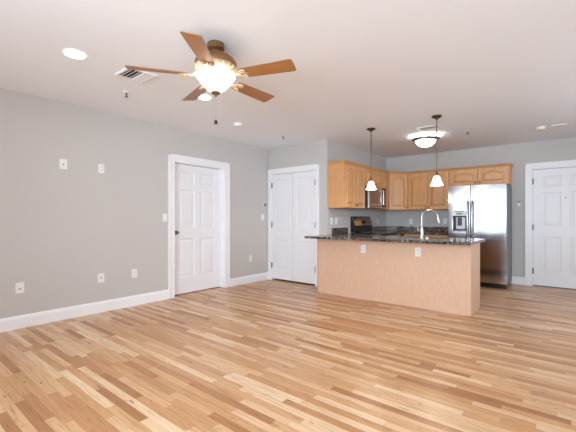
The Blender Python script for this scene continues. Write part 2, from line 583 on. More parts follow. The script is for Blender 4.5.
# left door: recessed to the far side of the opening; local x = world +y
d1 = panel_door('door_1', 'white six panel door with nickel knob in the left wall', (XL - .10, LD0 + .014, .012), PI / 2, LD1 - LD0 - .028, 2.022, six(LD1 - LD0 - .028))
lever_knob(d1, .07, 0, .96)['label'] = 'small dark nickel door knob'
# closet leaves
cw2 = (CD1 - CD0 - .024 - .004) / 2


def two(w): return [(.10, w - .10, .19, .75), (.10, w - .10, .88, 1.91)]


d2 = panel_door('door_2', 'left leaf of the white double closet doors', (CD0 + .012, YC + .002, .03), 0, cw2 - .002, 2.003, two(cw2 - .002), q=.5)
d3 = panel_door('door_3', 'right leaf of the white double closet doors', (CD0 + .012 + cw2 + .006, YC + .002, .03), 0, cw2 - .002, 2.003, two(cw2 - .002), q=.5)
for z in (.26, 1.04, 1.80):
    hinge(d2, .0, 0, z); hinge(d3, cw2, 0, z)
for d, x in ((d2, cw2 - .045), (d3, .045)):
    bm = bmesh.new(); add_lathe(bm, [(.008, 0), (.007, .012), (.013, .018), (.014, .024), (.009, .029), (0, .03)], 18, cap=False)
    xform(bm, Matrix.Translation((x, 0, .80)) @ Matrix.Rotation(PI / 2, 4, 'X'))
    obj('knob', bm, 'door', d, smooth=True)
# entry door
d4 = panel_door('door_4', 'white six panel entry door at the right edge', (ED0 + .016, YB + .004, .014), 0, ED1 - ED0 - .032, 2.033, six(ED1 - ED0 - .032), q=.6)
for z in (.25, 1.02, 1.83): hinge(d4, -.004, -.002, z)
bm = bmesh.new(); add_lathe(bm, [(0, .004), (.006, .004), (.006, .006), (.011, .006), (.011, 0)], 16, cap=False)
xform(bm, Matrix.Translation((.452, 0, 1.53)) @ Matrix.Rotation(PI / 2, 4, 'X'))
obj('peephole', bm, 'hinge', d4, smooth=True)
lever_knob(d4, ED1 - ED0 - .032 - .07, 0, .95)
box_obj('threshold', (ED0 + .012, ED1 - .012, YB + .002, YB + T, 0, .012), 'inside', None)
struct(bpy.data.objects['threshold'], 'dark threshold under the white entry door', 'threshold').name = 'trim_4'


# ------------------------------------------------------------------ kitchen cabinets
def arch(x0, x1, z, rise, n=10):
    """points of a cathedral arch from x0 to x1, ends at z, crown at z+rise"""
    out = []
    for k in range(n + 1):
        u = k / n
        s = 0 if u < .14 or u > .86 else math.sin((u - .14) / .72 * PI) ** .8
        out.append((x0 + (x1 - x0) * u, z + rise * s))
    return out


def cab_door(parent, w, h, loc, rotz=0, mat='maple', arched=True, knob=None):
    """raised panel cabinet door; local origin lower left of its back, front towards -y, .02 thick"""
    bm = bmesh.new()
    s = min(.058, w * .2)
    rise = min(.042, h * .11) if arched else 0
    zt = h - s - rise * .7
    add_box(bm, 0, w, -.006, 0, 0, h)
    for q in ((0, s), (w - s, w)): add_box(bm, *q, -.024, -.006, 0, h, .003, 1)
    add_box(bm, s, w - s, -.024, -.006, 0, s, .003, 1)
    a = arch(s, w - s, zt, rise)
    add_prism(bm, a + [(w - s, h), (s, h)], -.024, -.006, 'xz')
    # raised field
    i, j = s + .012, s + .036
    p0 = [(i, i), (w - i, i)] + [(x, z - .012) for x, z in arch(i, w - i, zt, rise)][::-1]
    p1 = [(j, j), (w - j, j)] + [(x, z - .036) for x, z in arch(j, w - j, zt, rise)][::-1]
    va = [bm.verts.new((x, -.0065, z)) for x, z in p0]; vb = [bm.verts.new((x, -.021, z)) for x, z in p1]
    n = len(va)
    for k in range(n): bm.faces.new((va[k], va[(k + 1) % n], vb[(k + 1) % n], vb[k]))
    bm.faces.new(vb)
    d = obj('door', bm, mat, parent, loc=loc, rotz=rotz)
    if knob:
        bm = bmesh.new(); add_lathe(bm, [(.007, 0), (.005, .010), (.012, .017), (.013, .022), (.008, .027), (0, .028)], 16, cap=False)
        xform(bm, Matrix.Translation((knob[0], -.024, knob[1])) @ Matrix.Rotation(PI / 2, 4, 'X'))
        obj('knob', bm, 'knob', d, smooth=True)
    return d


CROWN = [(0, 0), (-.008, 0), (-.012, .012), (-.026, .030), (-.034, .036), (-.034, .048), (0, .048)]


def crown(parent, length, loc, rotz, e0=0, e1=0):
    bm = bmesh.new()
    ring = []
    for t, ext in ((0, -e0), (1, e1)):
        ring.append([bm.verts.new((t * length + ext * (-y / .034), y, z)) for y, z in CROWN])
    n = len(CROWN)
    for k in range(n): bm.faces.new((ring[0][k], ring[0][(k + 1) % n], ring[1][(k + 1) % n], ring[1][k]))
    bm.faces.new(ring[0]); bm.faces.new(ring[1][::-1])
    return obj('crown_moulding', bm, 'maplex', parent, loc=loc, rotz=rotz)


UB, UT = 1.37, 2.115     # wall cabinets bottom and top
G = 'maple wall cabinets around the kitchen corner'


def wall_cabinet(label, loc, rotz, w, d, z0, doors, left_crown=False, right_crown=False):
    """local x along wall (to the right seen from the room), back on y=0, front at y=-d"""
    t = thing('wall_cabinet', label, 'cabinet', (loc[0], loc[1], z0), rotz, G)
    h = UT - z0
    bm = bmesh.new(); add_box(bm, .0005, w - .0005, -d + .02, -.001, 0, h, .001, 1)
    obj('body', bm, 'maple', t)
    dw = (w - .028 - .014 * (doors - 1)) / doors
    for k in range(doors):
        x = .014 + k * (dw + .014)
        kx = (dw - .03) if (doors == 2 and k == 0) else .03
        cab_door(t, dw, h - .018, (x, -d + .02, .006), 0, 'maple', True, (kx, .05))
    crown(t, w, (0, -d + .018, h), 0, .034 if left_crown else 0, .034 if right_crown else 0)
    if left_crown: crown(t, d - .02, (0, -.002, h), -PI / 2, 0, .034)
    if right_crown: crown(t, d - .02, (w, -d + .018, h), PI / 2, .034, 0)
    return t


# left run faces +x: local x = +y, local -y = +x  -> rotz 90
wall_cabinet('two door maple wall cabinet left of the microwave', (XK, 5.10, 0), PI / 2, .755, .33, UB, 2, True)
wall_cabinet('short two door maple cabinet above the microwave', (XK, 5.856, 0), PI / 2, .758, .33, 1.79, 2)
wall_cabinet('narrow one door maple wall cabinet right of the microwave', (XK, 6.616, 0), PI / 2, .296, .33, UB, 1)
# diagonal corner unit
t = thing('wall_cabinet', 'diagonal maple corner cabinet between stove wall and back wall', 'cabinet', (XK, YB, UB), 0, G)
a, b = .61, .31
bm = bmesh.new()
add_prism(bm, [(.001, -.001), (a - .001, -.001), (a - .001, -b), (b, -a + .002), (.001, -a + .002)], 0, UT - UB, 'xy')
obj('body', bm, 'maple', t)
dl = math.hypot(a - b, a - b)
cab_door(t, dl - .03, UT - UB - .018, (b + .0106, -a + .0106, .006), PI / 4, 'maple', True, (dl - .06, .05))
crown(t, dl, (b, -a, UT - UB), PI / 4, -.014, -.014)
wall_cabinet('two door maple wall cabinet on the back wall beside fridge', (-2.649, YB, 0), 0, .815, .33, UB, 2)
wall_cabinet('short two door maple cabinet above the fridge', (-1.833, YB, 0), 0, .982, .33, 1.80, 2, False, True)

# base units
G2 = 'maple base cabinets under the granite'


def base_cabinet(label, loc, rotz, w, d, doors, parts=True):
    t = thing('base_cabinet', label, 'cabinet', loc, rotz, G2)
    box_obj('body', (.001, w - .001, -d + .02, -.002, .1, .878), 'maple', t)
    box_obj('toe_kick', (.002, w - .002, -d + .08, -.01, 0, .1), 'inside', t)
    if doors:
        dw = (w - .012 - .004 * (doors - 1)) / doors
        for k in range(doors):
            x = .006 + k * (dw + .004)
            cab_door(t, dw, .56, (x, -d + .02, .11), 0, 'maple', False, (.03 if k % 2 else dw - .03, .5))
            dr = box_obj('drawer_front', (x, x + dw, -d, -d + .02, .69, .865), 'maplex', t, .003)
            bm = bmesh.new(); add_lathe(bm, [(.007, 0), (.005, .010), (.012, .017), (.013, .022), (0, .028)], 16, cap=False)
            xform(bm, Matrix.Translation((x + dw / 2, -d, .78)) @ Matrix.Rotation(PI / 2, 4, 'X'))
            obj('knob', bm, 'knob', dr, smooth=True)
    return t


base_cabinet('narrow maple base cabinet left of the stove', (XK, 5.27, 0), PI / 2, .575, .60, 1)
base_cabinet('maple base cabinet filling the corner right of the stove', (XK, 6.65, 0), PI / 2, .255, .60, 1)
base_cabinet('maple base cabinet on the back wall beside fridge', (XK + .625, YB, 0), 0, .85, .60, 2)

# peninsula
PX0, PX1, PY0, PY1 = -3.19, -.945, 4.68, 5.22
t = thing('peninsula_cabinet', 'maple peninsula with plain veneer back panel facing the living room', 'cabinet', ((PX0 + PX1) / 2, PY0, 0))
ox, oy = (PX0 + PX1) / 2, PY0
hw = (PX1 - PX0) / 2
box_obj('back_panel', (-hw, hw - .02, 0, .018, 0, .879), 'veneer', t, .001)
box_obj('end_panel', (hw - .02, hw, -.002, PY1 - PY0 - .001, 0, .879), 'veneer', t, .0015)
box_obj('corner_strip', (-hw, -hw + .018, -.004, 0, 0, .879), 'maple', t)
SK = (-2.02 - ox, -1.30 - ox)
for x0, x1, z1 in ((-hw + .001, SK[0] - .03, .878), (SK[1] + .03, hw - .021, .878), (SK[0] - .029, SK[1] + .029, .12)):
    box_obj('body', (x0, x1, .019, PY1 - PY0 - .022, .1, z1), 'maple', t)
box_obj('toe_kick', (-hw + .01, hw - .022, .02, PY1 - PY0 - .08, 0, .1), 'inside', t)
dx = -hw + .64
n = 3
dw = (hw - .03 - dx) / n
for k in range(n):
    cab_door(t, dw - .006, .74, (dx + (k + 1) * dw - .003, PY1 - PY0 - .022, .115), PI, 'maple', False, (.035, .68))

# peninsula worktop, continuous with the piece left of the stove
CT0, CT1 = .88, .915
cx0, cx1, cy0, cy1 = XK + .001, -.895, 4.365, 5.30
bm = bmesh.new()
us = [cx0, XK + .04, XK + .64, -2.00, -1.32, cx1]
vv = [cy0, 4.99, YC + T + .002, 5.235, cy1, 5.85]


def skipc(i, j):
    if i == 0: return j < 2
    if j == 4: return i > 1
    return i == 3 and j in (1, 2)


add_grid_slab(bm, us, vv, skipc, CT0, CT1, 'xy')
ed = [e for e in bm.edges if abs(e.verts[0].co.z - e.verts[1].co.z) > .01 and abs(e.verts[0].co.x - cx1) < 1e-4
      and min(abs(e.verts[0].co.y - cy0), abs(e.verts[0].co.y - cy1)) < 1e-4]
bmesh.ops.bevel(bm, geom=ed, offset=.04, segments=5, affect='EDGES', profile=.5)
o = obj('peninsula_countertop', bm, 'granite', bevel=.007)
tag(o, 'dark speckled granite countertop on the peninsula with the sink', 'countertop')
bm = bmesh.new()
us = [XK + .001, XK + .64, -1.785]; vv = [6.648, YB - .64, YB - .002]
add_grid_slab(bm, us, vv, lambda i, j: i == 1 and j == 0, CT0, CT1, 'xy')
tag(obj('corner_countertop', bm, 'granite', bevel=.007), 'dark granite countertop in the kitchen corner under the wall cabinets', 'countertop')
bm = bmesh.new(); add_box(bm, XK + .001, XK + .021, YC + T + .002, 5.765, CT1 + .0005, 1.02, .002, 1)
tag(obj('backsplash', bm, 'granite'), 'short granite backsplash strip left of the stove', 'backsplash')
bm = bmesh.new(); add_box(bm, XK + .001, XK + .021, 6.655, YB - .022, CT1 + .0005, 1.02, .002, 1)
tag(obj('backsplash', bm, 'granite'), 'granite backsplash strip right of the stove up to the corner', 'backsplash')
bm = bmesh.new(); add_box(bm, XK + .001, -1.79, YB - .021, YB - .001, CT1 + .0005, 1.02, .002, 1)
tag(obj('backsplash', bm, 'granite'), 'long granite backsplash on the back wall behind the faucet', 'backsplash')

# sink (undermount) and faucet
t = thing('kitchen_sink', 'stainless undermount sink in the peninsula behind the faucet', 'sink', (-1.66, 5.1125, .70))
bm = bmesh.new()
b_ = bmesh.new()
add_box(b_, -.35, .35, -.128, .128, 0, .1795)
top = [f for f in b_.faces if f.normal.z > .9]
bmesh.ops.inset_region(b_, faces=top, thickness=.012)
top = [f for f in b_.faces if f.normal.z > .9 and max(abs(v.co.x) for v in f.verts) < .349]
for v in {v for f in top for v in f.verts}: v.co.z = .012
merge(bm, b_)
obj('basin', bm, 'steely', t, bevel=.006)
bm = bmesh.new(); add_lathe(bm, [(.0, .014), (.03, .014), (.042, .018), (.045, .0125)], 24, cap=False)
obj('drain', bm, 'chrome', t, smooth=True)

t = thing('kitchen_faucet', 'tall nickel gooseneck faucet standing on the peninsula countertop', 'faucet', (-1.62, 4.945, CT1))
bm = bmesh.new(); add_lathe(bm, [(.033, 0), (.033, .006), (.027, .012), (.0245, .03), (.0235, .12), (.021, .150), (.016, .165), (.0135, .17)], 24)
obj('base', bm, 'chrome', t, smooth=True)
dirx, diry = .185, .105
L = math.hypot(dirx, diry); ux, uy = dirx / L, diry / L
r0 = L / 2
pts = [(0, 0, .16), (0, 0, .22), (0, 0, .285)]
for k in range(1, 15):
    an = PI * k / 14 * .99
    q = r0 - r0 * math.cos(an)
    pts.append((ux * q, uy * q, .285 + r0 * math.sin(an)))
bm = bmesh.new(); add_tube(bm, pts, .0125, 14)
obj('spout', bm, 'chrome', t, smooth=True)
p = Vector(pts[-1]); dv = (Vector(pts[-1]) - Vector(pts[-2])).normalized()
bm = bmesh.new()
add_tube(bm, [p, p + dv * .02, p + dv * .06, p + dv * .085, p + dv * .087], [.0135, .0165, .0185, .0175, .012], 16)
obj('spray_head', bm, 'chrome', t, smooth=True)
bm = bmesh.new()
add_tube(bm, [(-.02, -.0, .095), (-.052, 0, .10)], [.013, .013], 14)
add_tube(bm, [(-.045, 0, .10), (-.052, 0, .13), (-.064, 0, .175)], [.009, .007, .006], 12)
obj('lever', bm, 'chrome', t, smooth=True)
bm = bmesh.new(); add_lathe(bm, [(.026, 0), (.026, .006), (.020, .012), (.018, .022), (.012, .027), (0, .028)], 20)
o = obj('sink_hole_cover', bm, 'chrome', smooth=True, loc=(-1.545, 4.945, CT1))
tag(o, 'short nickel cap on the countertop right of the faucet', 'cap')

# ------------------------------------------------------------------ range
t = thing('kitchen_range', 'stainless and black stove standing between the base cabinets', 'stove', (XK, 6.268, 0), PI / 2)
rw = .376
box_obj('body', (-rw, rw, -.63, -.03, .09, .905), 'black', t, .004)
box_obj('cooktop', (-rw, rw, -.655, -.085, .9055, .922), 'glass', t, .004)
for x, y, r in ((-.18, -.50, .10), (.18, -.50, .08), (-.18, -.22, .08), (.18, -.22, .10)):
    bm = bmesh.new(); add_lathe(bm, [(r - .006, 0), (r - .006, .001), (r, .001), (r, 0)], 32, (x, y, .9225), cap=False)
    obj('burner_ring', bm, 'slot', t)
bm = bmesh.new()
add_prism(bm, [(-.085, .923), (-.005, .923), (-.005, 1.225), (-.022, 1.232), (-.037, 1.222), (-.101, 1.05), (-.085, 1.03)], -rw, rw, 'yz', .003)
obj('back_guard_frame', bm, 'black', t)
bm = bmesh.new()
add_prism(bm, [(-.0395, 1.217), (-.1035, 1.053), (-.1075, 1.053), (-.0435, 1.219)], -rw + .001, rw - .001, 'yz')
bg = obj('control_panel', bm, 'brightsteel', t)
bm = bmesh.new()
add_prism(bm, [(-.066, 1.150), (-.0893, 1.092), (-.0935, 1.092), (-.0702, 1.150)], -.085, .085, 'yz')
obj('display', bm, 'glass', bg)
od = box_obj('oven_door', (-rw + .004, rw - .004, -.665, -.632, .26, .88), 'steel', t, .004)
box_obj('oven_window', (-.24, .24, -.668, -.664, .40, .70), 'glass', od, .001)
bm = bmesh.new(); add_tube(bm, [(-.31, -.715, .80), (.31, -.715, .80)], .012, 14)
for x in (-.28, .28): add_tube(bm, [(x, -.664, .80), (x, -.715, .80)], .009, 10)
obj('handle', bm, 'steelz', od, smooth=True)
box_obj('drawer_front', (-rw + .004, rw - .004, -.66, -.632, .095, .25), 'steel', t, .004)
box_obj('plinth', (-rw + .01, rw - .01, -.6, -.04, 0, .09), 'black', t)

# microwave
t = thing('microwave', 'stainless over the range microwave hanging under the short cabinet', 'microwave', (XK, 6.235, 1.385), PI / 2)
mw, md, mh = .378, .40, .40
box_obj('case', (-mw, mw, -md + .03, -.002, 0, mh), 'black', t, .003)
bm = bmesh.new()
fd = -md
add_grid_slab(bm, [-mw + .003, -mw + .045, .15, .195], [.03, .085, mh - .065, mh - .003], lambda i, j: i == 1 and j == 1, fd, fd + .028, 'xz')
dr = obj('door', bm, 'steel', t, bevel=.002)
box_obj('door_window', (-mw + .044, .151, fd + .006, fd + .02, .084, mh - .064), 'mwglass', dr)
bm = bmesh.new(); add_tube(bm, [(.172, fd - .035, .07), (.172, fd - .035, mh - .05)], .010, 14)
for z in (.10, mh - .08): add_tube(bm, [(.172, fd, z), (.172, fd - .035, z)], .007, 10)
obj('handle', bm, 'steelz', dr, smooth=True)
cp = box_obj('control_panel', (.198, mw - .003, fd + .002, fd + .028, .03, mh - .003), 'glass', t, .002)
box_obj('display', (.22, mw - .03, fd, fd + .003, mh - .085, mh - .045), 'mwglass', cp)
bm = bmesh.new()
for r in range(5):
    for c in range(3):
        add_box(bm, .222 + c * .045, .255 + c * .045, fd, fd + .003, .065 + r * .046, .095 + r * .046, .002, 1)
obj('keypad', bm, 'slot', cp)
box_obj('vent_grille', (-mw + .003, mw - .003, fd + .004, fd + .028, .002, .028), 'steel', t, .002)

# ------------------------------------------------------------------ refrigerator
FX0, FX1, FY, FH = -1.754, -.838, 6.80, 1.778
SPL = -1.387
cxf = (FX0 + FX1) / 2
t = thing('refrigerator', 'side by side stainless refrigerator with water dispenser beside back wall', 'refrigerator', (cxf, FY, 0))
x0, x1, sp = FX0 - cxf, FX1 - cxf, SPL - cxf
box_obj('cabinet', (x0 + .004, x1 - .004, .072, .70, .06, FH - .01), 'fside', t, .004)
box_obj('base_grille', (x0 + .01, x1 - .01, .05, .69, .004, .075), 'black', t, .003)
for s in (x0 + .01, x1 - .11): box_obj('hinge_cover', (s, s + .1, .07, .16, FH - .0095, FH + .012), 'fside', t, .004)


def bow(xa, xb):
    return lambda u, v: .003 * ((2 * (u - xa) / (xb - xa) - 1) ** 2)


def lins(a, b, n): return [a + (b - a) * k / n for k in range(n + 1)]


# freezer door with a real recess for the dispenser
dxa, dxb, dz0, dz1 = -1.672 - cxf, -1.455 - cxf, .97, 1.33
us = sorted(set(lins(x0, dxa, 2) + lins(dxa, dxb, 6) + lins(dxb, sp - .003, 2)))
vv = [.085, dz0, 1.235, dz1, FH - .04, FH]
bm = bmesh.new()
add_grid_slab(bm, us, vv, lambda i, j: j == 1 and dxa - 1e-6 <= us[i] < dxb - 1e-6, 0, .068, 'xz', bow(x0, sp))
fz = obj('freezer_door', bm, 'steel', t, smooth=True, bevel=.006)
fz['label'] = 'stainless freezer door with the dispenser'
bm = bmesh.new()
add_box(bm, dxa, dxb, .060, .066, dz0, 1.235)
for a, b in ((dxa, dxa + .006), (dxb - .006, dxb)): add_box(bm, a, b, .006, .062, dz0, 1.235)
add_box(bm, dxa, dxb, .006, .062, dz0, dz0 + .012); add_box(bm, dxa, dxb, .006, .062, 1.223, 1.235)
obj('dispenser_recess', bm, 'black', fz)
bm = bmesh.new()
pr = [(dxa - .004, 1.238), (dxb + .004, 1.238), (dxb + .004, dz1 - .02)]
for k in range(9):
    u = k / 8
    pr.append((dxb - .004 - (dxb - dxa - .008) * u, dz1 - .012 + .016 * math.sin(PI * u)))
pr.append((dxa - .004, dz1 - .02))
add_prism(bm, pr, -.006, .03, 'xz', .002)
obj('dispenser_panel', bm, 'silver', fz)
bm = bmesh.new(); add_box(bm, dxa + .06, dxb - .06, -.009, -.005, 1.262, 1.287, .002, 1)
add_box(bm, dxa + .02, dxb - .02, -.008, -.005, 1.308, 1.320, .002, 1)
obj('dispenser_display', bm, 'glass', fz)
bm = bmesh.new(); add_box(bm, dxa + .07, dxb - .075, .030, .038, 1.06, 1.20, .004, 1)
add_tube(bm, [(dxa + .105, .04, 1.222), (dxa + .105, .04, 1.18)], .012, 12)
obj('dispenser_paddle', bm, 'black', fz)
bm = bmesh.new(); add_box(bm, dxa + .045, dxb - .02, .046, .0595, 1.0, 1.21, .004, 1)
obj('dispenser_liner', bm, 'silver', fz)
bm = bmesh.new(); add_box(bm, dxa, dxb, -.012, .05, dz0 - .012, dz0 + .006, .004, 1)
obj('drip_tray', bm, 'slot', fz)
us = lins(sp + .003, x1, 12)
bm = bmesh.new()
add_grid_slab(bm, us, [.085, FH - .04, FH], lambda i, j: False, 0, .068, 'xz', bow(sp, x1))
fr = obj('fridge_door', bm, 'steel', t, smooth=True, bevel=.006)


def fhandle(parent, x):
    bm = bmesh.new()
    add_tube(bm, [(x, -.006, 1.50), (x, -.050, 1.49), (x, -.060, 1.46), (x, -.062, 1.1), (x, -.060, .74), (x, -.050, .71), (x, -.006, .70)], .0135, 14)
    obj('handle', bm, 'steelz', parent, smooth=True)


fhandle(fz, sp - .036); fhandle(fr, sp + .036)
bm = bmesh.new(); add_lathe(bm, [(.013, 0), (.013, .003), (.010, .004), (0, .004)], 20, cap=False)
xform(bm, Matrix.Translation((x1 - .065, .0085, 1.695)) @ Matrix.Rotation(PI / 2, 4, 'X'))
obj('badge', bm, 'fside', fr, smooth=True)

# ------------------------------------------------------------------ ceiling fan
FZ = 2.29
t = thing('ceiling_fan', 'five blade ceiling fan with walnut blades and glowing bowl light', 'ceiling fan', (-2.160, 1.763, H))


def lz(prof): return [(r, z - H) for r, z in prof]


bm = bmesh.new(); add_lathe(bm, lz([(.064, 2.5495), (.068, 2.535), (.068, 2.505), (.056, 2.498), (.045, 2.490)]), 40)
obj('canopy', bm, 'bronze', t, smooth=True)
bm = bmesh.new(); add_lathe(bm, lz([(.044, 2.50), (.046, 2.485), (.075, 2.466), (.115, 2.446), (.145, 2.424), (.161, 2.40), (.164, 2.385), (.160, 2.368), (.15, 2.36), (.10, 2.352)]), 48)
obj('motor_housing', bm, 'bronze', t, smooth=True)
bm = bmesh.new(); add_lathe(bm, lz([(.158, 2.366), (.162, 2.358), (.156, 2.346), (.140, 2.338), (.132, 2.326), (.126, 2.318), (.100, 2.311), (.08, 2.306), (.078, 2.298)]), 48)
# scroll ribs round the ring
for k in range(20):
    an = 2 * PI * k / 20
    c_, s_ = math.cos(an), math.sin(an)
    add_tube(bm, [(c_ * .160, s_ * .160, 2.362 - H), (c_ * .154, s_ * .154, 2.345 - H), (c_ * .136, s_ * .136, 2.330 - H), (c_ * .136, s_ * .136, 2.312 - H)], [.006, .009, .007, .004], 8)
obj('fitter_ring', bm, 'brass', t, smooth=True)
bm = bmesh.new()
add_lathe(bm, lz([(.138, 2.306), (.147, 2.303), (.151, 2.296), (.148, 2.286), (.120, 2.250), (.086, 2.210), (.052, 2.183), (.03, 2.177), (.02, 2.176)]), 56)
obj('light_bowl', bm, 'bowl', t, smooth=True)
bm = bmesh.new(); add_lathe(bm, lz([(.026, 2.180), (.036, 2.174), (.037, 2.165), (.028, 2.156), (.014, 2.150), (.008, 2.142), (.008, 2.134), (0, 2.131)]), 24)
obj('finial', bm, 'bronze', t, smooth=True)
bm = bmesh.new()
for k in range(28):
    z = 2.136 - H - k * .0064
    add_lathe(bm, [(0, .0022), (.0019, .0011), (.0019, -.0011), (0, -.0022)], 6, (0, 0, z), cap=False)
add_tube(bm, [(0, 0, 2.138 - H), (0, 0, 1.958 - H)], .0009, 6)
ch = obj('pull_chain', bm, 'chrome', t)
bm = bmesh.new(); add_lathe(bm, [(.0, .02), (.006, .018), (.012, .008), (.014, -.004), (.010, -.016), (0, -.020)], 16, (0, 0, 1.938 - H), cap=False)
obj('chain_fob', bm, 'knob', ch, smooth=True)


bulb('bulb', (-2.160, 1.763, 2.252), 55, (1, .97, .93))


def blade_outline():
    r0, r1 = .205, .647
    w0, w1 = .055, .0685
    pts = [(r0, -w0 * .8), (r0 + .025, -w0)]
    c = .020
    for k in range(6):
        an = -PI / 2 + PI / 2 * k / 5
        pts.append((r1 - c + c * math.cos(an), -w1 + c + c * math.sin(an)))
    for k in range(6):
        an = PI / 2 * k / 5
        pts.append((r1 - c + c * math.cos(an), w1 - c + c * math.sin(an)))
    pts += [(r0 + .025, w0), (r0, w0 * .8)]
    return pts


PITCH = R(-12.3)
for k in range(5):
    an = R(19.4 + 72 * k)
    bm = bmesh.new()
    add_prism(bm, blade_outline(), -.003, .003, 'xy', .0012)
    xform(bm, Matrix.Rotation(PITCH, 4, 'X'))
    bl = obj('blade', bm, 'blade', t, loc=(0, 0, FZ - H), rotz=an)
    bm = bmesh.new()
    # arm from the motor, then a forked scroll plate under the blade root
    add_tube(bm, [(.120, 0, .045), (.150, 0, .022), (.180, 0, -.004), (.225, 0, -.010)], [.014, .013, .012, .009], 10)
    b2 = bmesh.new()
    add_prism(b2, [(.19, -.012), (.215, -.036), (.245, -.044), (.268, -.034), (.262, -.022), (.24, -.024), (.228, -.012), (.25, -.008), (.285, 0), (.25, .008), (.228, .012), (.24, .024), (.262, .022), (.268, .034), (.245, .044), (.215, .036), (.19, .012)], -.009, -.004, 'xy', .001)
    for sy in (-1, 1):
        ring = [(.248 + .017 * math.cos(2 * PI * q / 14), sy * .030 + .015 * math.sin(2 * PI * q / 14), -.010) for q in range(15)]
        add_tube(b2, ring, .005, 8)
    xform(b2, Matrix.Rotation(PITCH, 4, 'X'))
    merge(bm, b2)
    obj('blade_iron', bm, 'brass', bl, smooth=True)

# ------------------------------------------------------------------ other ceiling fixtures
GR = 'recessed ceiling lamps'


def recessed(label, x, y):
    t = thing('recessed_light', label, 'ceiling light', (x, y, H), 0, GR)
    bm = bmesh.new(); add_lathe(bm, [(.074, -.005), (.076, -.007), (.084, -.005), (.086, -.0005)], 40, cap=False)
    obj('trim_ring', bm, 'plastic', t, smooth=True)
    bm = bmesh.new(); add_lathe(bm, [(.075, -.0055), (.05, -.009), (0, -.011)], 36, cap=False)
    obj('lamp', bm, 'led', t, smooth=True)


recessed('round recessed ceiling lamp left of the fan, in clear view', -3.2, 1.134)
recessed('round recessed ceiling lamp half hidden behind the fan blade', -3.203, 2.447)

GP = 'pendants over the peninsula'


def pendant(label, x, y):
    t = thing('pendant_light', label, 'pendant light', (x, y, H), 0, GP)
    bm = bmesh.new(); add_lathe(bm, [(.064, -.0005), (.066, -.008), (.060, -.018), (.036, -.030), (.016, -.038), (.010, -.052)], 32)
    obj('canopy', bm, 'darkbronze', t, smooth=True)
    bm = bmesh.new(); add_tube(bm, [(0, 0, -.045), (0, 0, -.74)], .0075, 12)
    add_lathe(bm, [(.009, -.34), (.009, -.36)], 12)
    obj('rod', bm, 'hinge', t, smooth=True)
    bm = bmesh.new(); add_lathe(bm, [(.008, -.735), (.014, -.745), (.016, -.765), (.024, -.775), (.034, -.785), (.034, -.797), (.026, -.802)], 24)
    obj('socket_cap', bm, 'bronze', t, smooth=True)
    bm = bmesh.new()
    add_lathe(bm, [(.026, -.800), (.034, -.808), (.043, -.83), (.053, -.862), (.065, -.895), (.079, -.922), (.075, -.923), (.061, -.894), (.049, -.860), (.037, -.828), (.02, -.81)], 36, cap=False)
    obj('glass_shade', bm, 'shade', t, smooth=True)
    bm = bmesh.new(); add_lathe(bm, [(.012, -.80), (.013, -.83), (.026, -.85), (.028, -.87), (.018, -.888), (0, -.893)], 20, cap=False)
    obj('bulb', bm, 'shade', t, smooth=True)
    bulb('bulb', (x, y, H - .905), 4, (1, .95, .88), .03)


pendant('bell glass pendant lamp hanging in front of the microwave', -2.36, 4.905)
pendant('bell glass pendant lamp hanging beside the fridge, nearer the faucet', -1.392, 4.85)

t = thing('flush_mount_light', 'nickel rimmed flush ceiling light with glowing bowl over the kitchen', 'ceiling light', (-1.86, 5.87, H))
bm = bmesh.new(); add_lathe(bm, [(.160, -.052), (.200, -.044), (.222, -.058), (.220, -.068), (.200, -.084), (.165, -.090), (.156, -.078), (.160, -.052)], 48, cap=False)
obj('rim', bm, 'chrome', t, smooth=True)
bm = bmesh.new(); add_lathe(bm, [(.125, -.0005), (.125, -.018), (.09, -.030), (.02, -.034)], 36)
for k in range(3):
    an = 2 * PI * k / 3 + .4
    add_tube(bm, [(.10 * math.cos(an), .10 * math.sin(an), -.015), (.178 * math.cos(an), .178 * math.sin(an), -.058)], .006, 8)
obj('ceiling_pan', bm, 'chrome', t, smooth=True)
bm = bmesh.new(); add_lathe(bm, [(.158, -.080), (.154, -.100), (.134, -.138), (.10, -.166), (.052, -.183), (.0, -.188)], 44, cap=False)
obj('glass_bowl', bm, 'flush', t, smooth=True)
bm = bmesh.new(); add_lathe(bm, [(0, -.186), (.010, -.188), (.012, -.194), (.006, -.202), (0, -.204)], 16, cap=False)
obj('finial', bm, 'chrome', t, smooth=True)


bulb('bulb', (-1.86, 5.87, H - .115), 5, (1, .96, .90))


def vent(label, x, y, w, l, n, diff=False):
    t = thing('ceiling_vent', label, 'vent', (x, y, H), 0, 'air vents in the ceiling')
    bm = bmesh.new()
    f = .028
    add_grid_slab(bm, [-w / 2, -w / 2 + f, w / 2 - f, w / 2], [-l / 2, -l / 2 + f, l / 2 - f, l / 2], lambda i, j: i == 1 and j == 1, -.012, -.0005, 'xy')
    obj('frame', bm, 'plastic', t, bevel=.004)
    box_obj('duct_shade_sheet', (-w / 2 + f, w / 2 - f, -l / 2 + f, l / 2 - f, -.002, -.0006), 'hole', t)  # near-black sheet stands for the shade inside the duct
    iw, il = w / 2 - f, l / 2 - f
    for k in range(n):
        yy = -il + (k + .5) * 2 * il / n
        b_ = bmesh.new(); add_box(b_, -iw, iw, -il / n * .62, il / n * .62, -.0012, .0012)
        xform(b_, Matrix.Translation((0, yy, -.010)) @ Matrix.Rotation(R(30 if k < n / 2 else -30), 4, 'X'))
        obj('louver', b_, 'plastic', t)
    return t


vent('square white ceiling vent with dark slots beside the fan blade', -3.21, 1.665, .28, .28, 6)
vent('square white ceiling vent behind the right hand pendant canopy', -1.66, 5.43, .30, .30, 6)


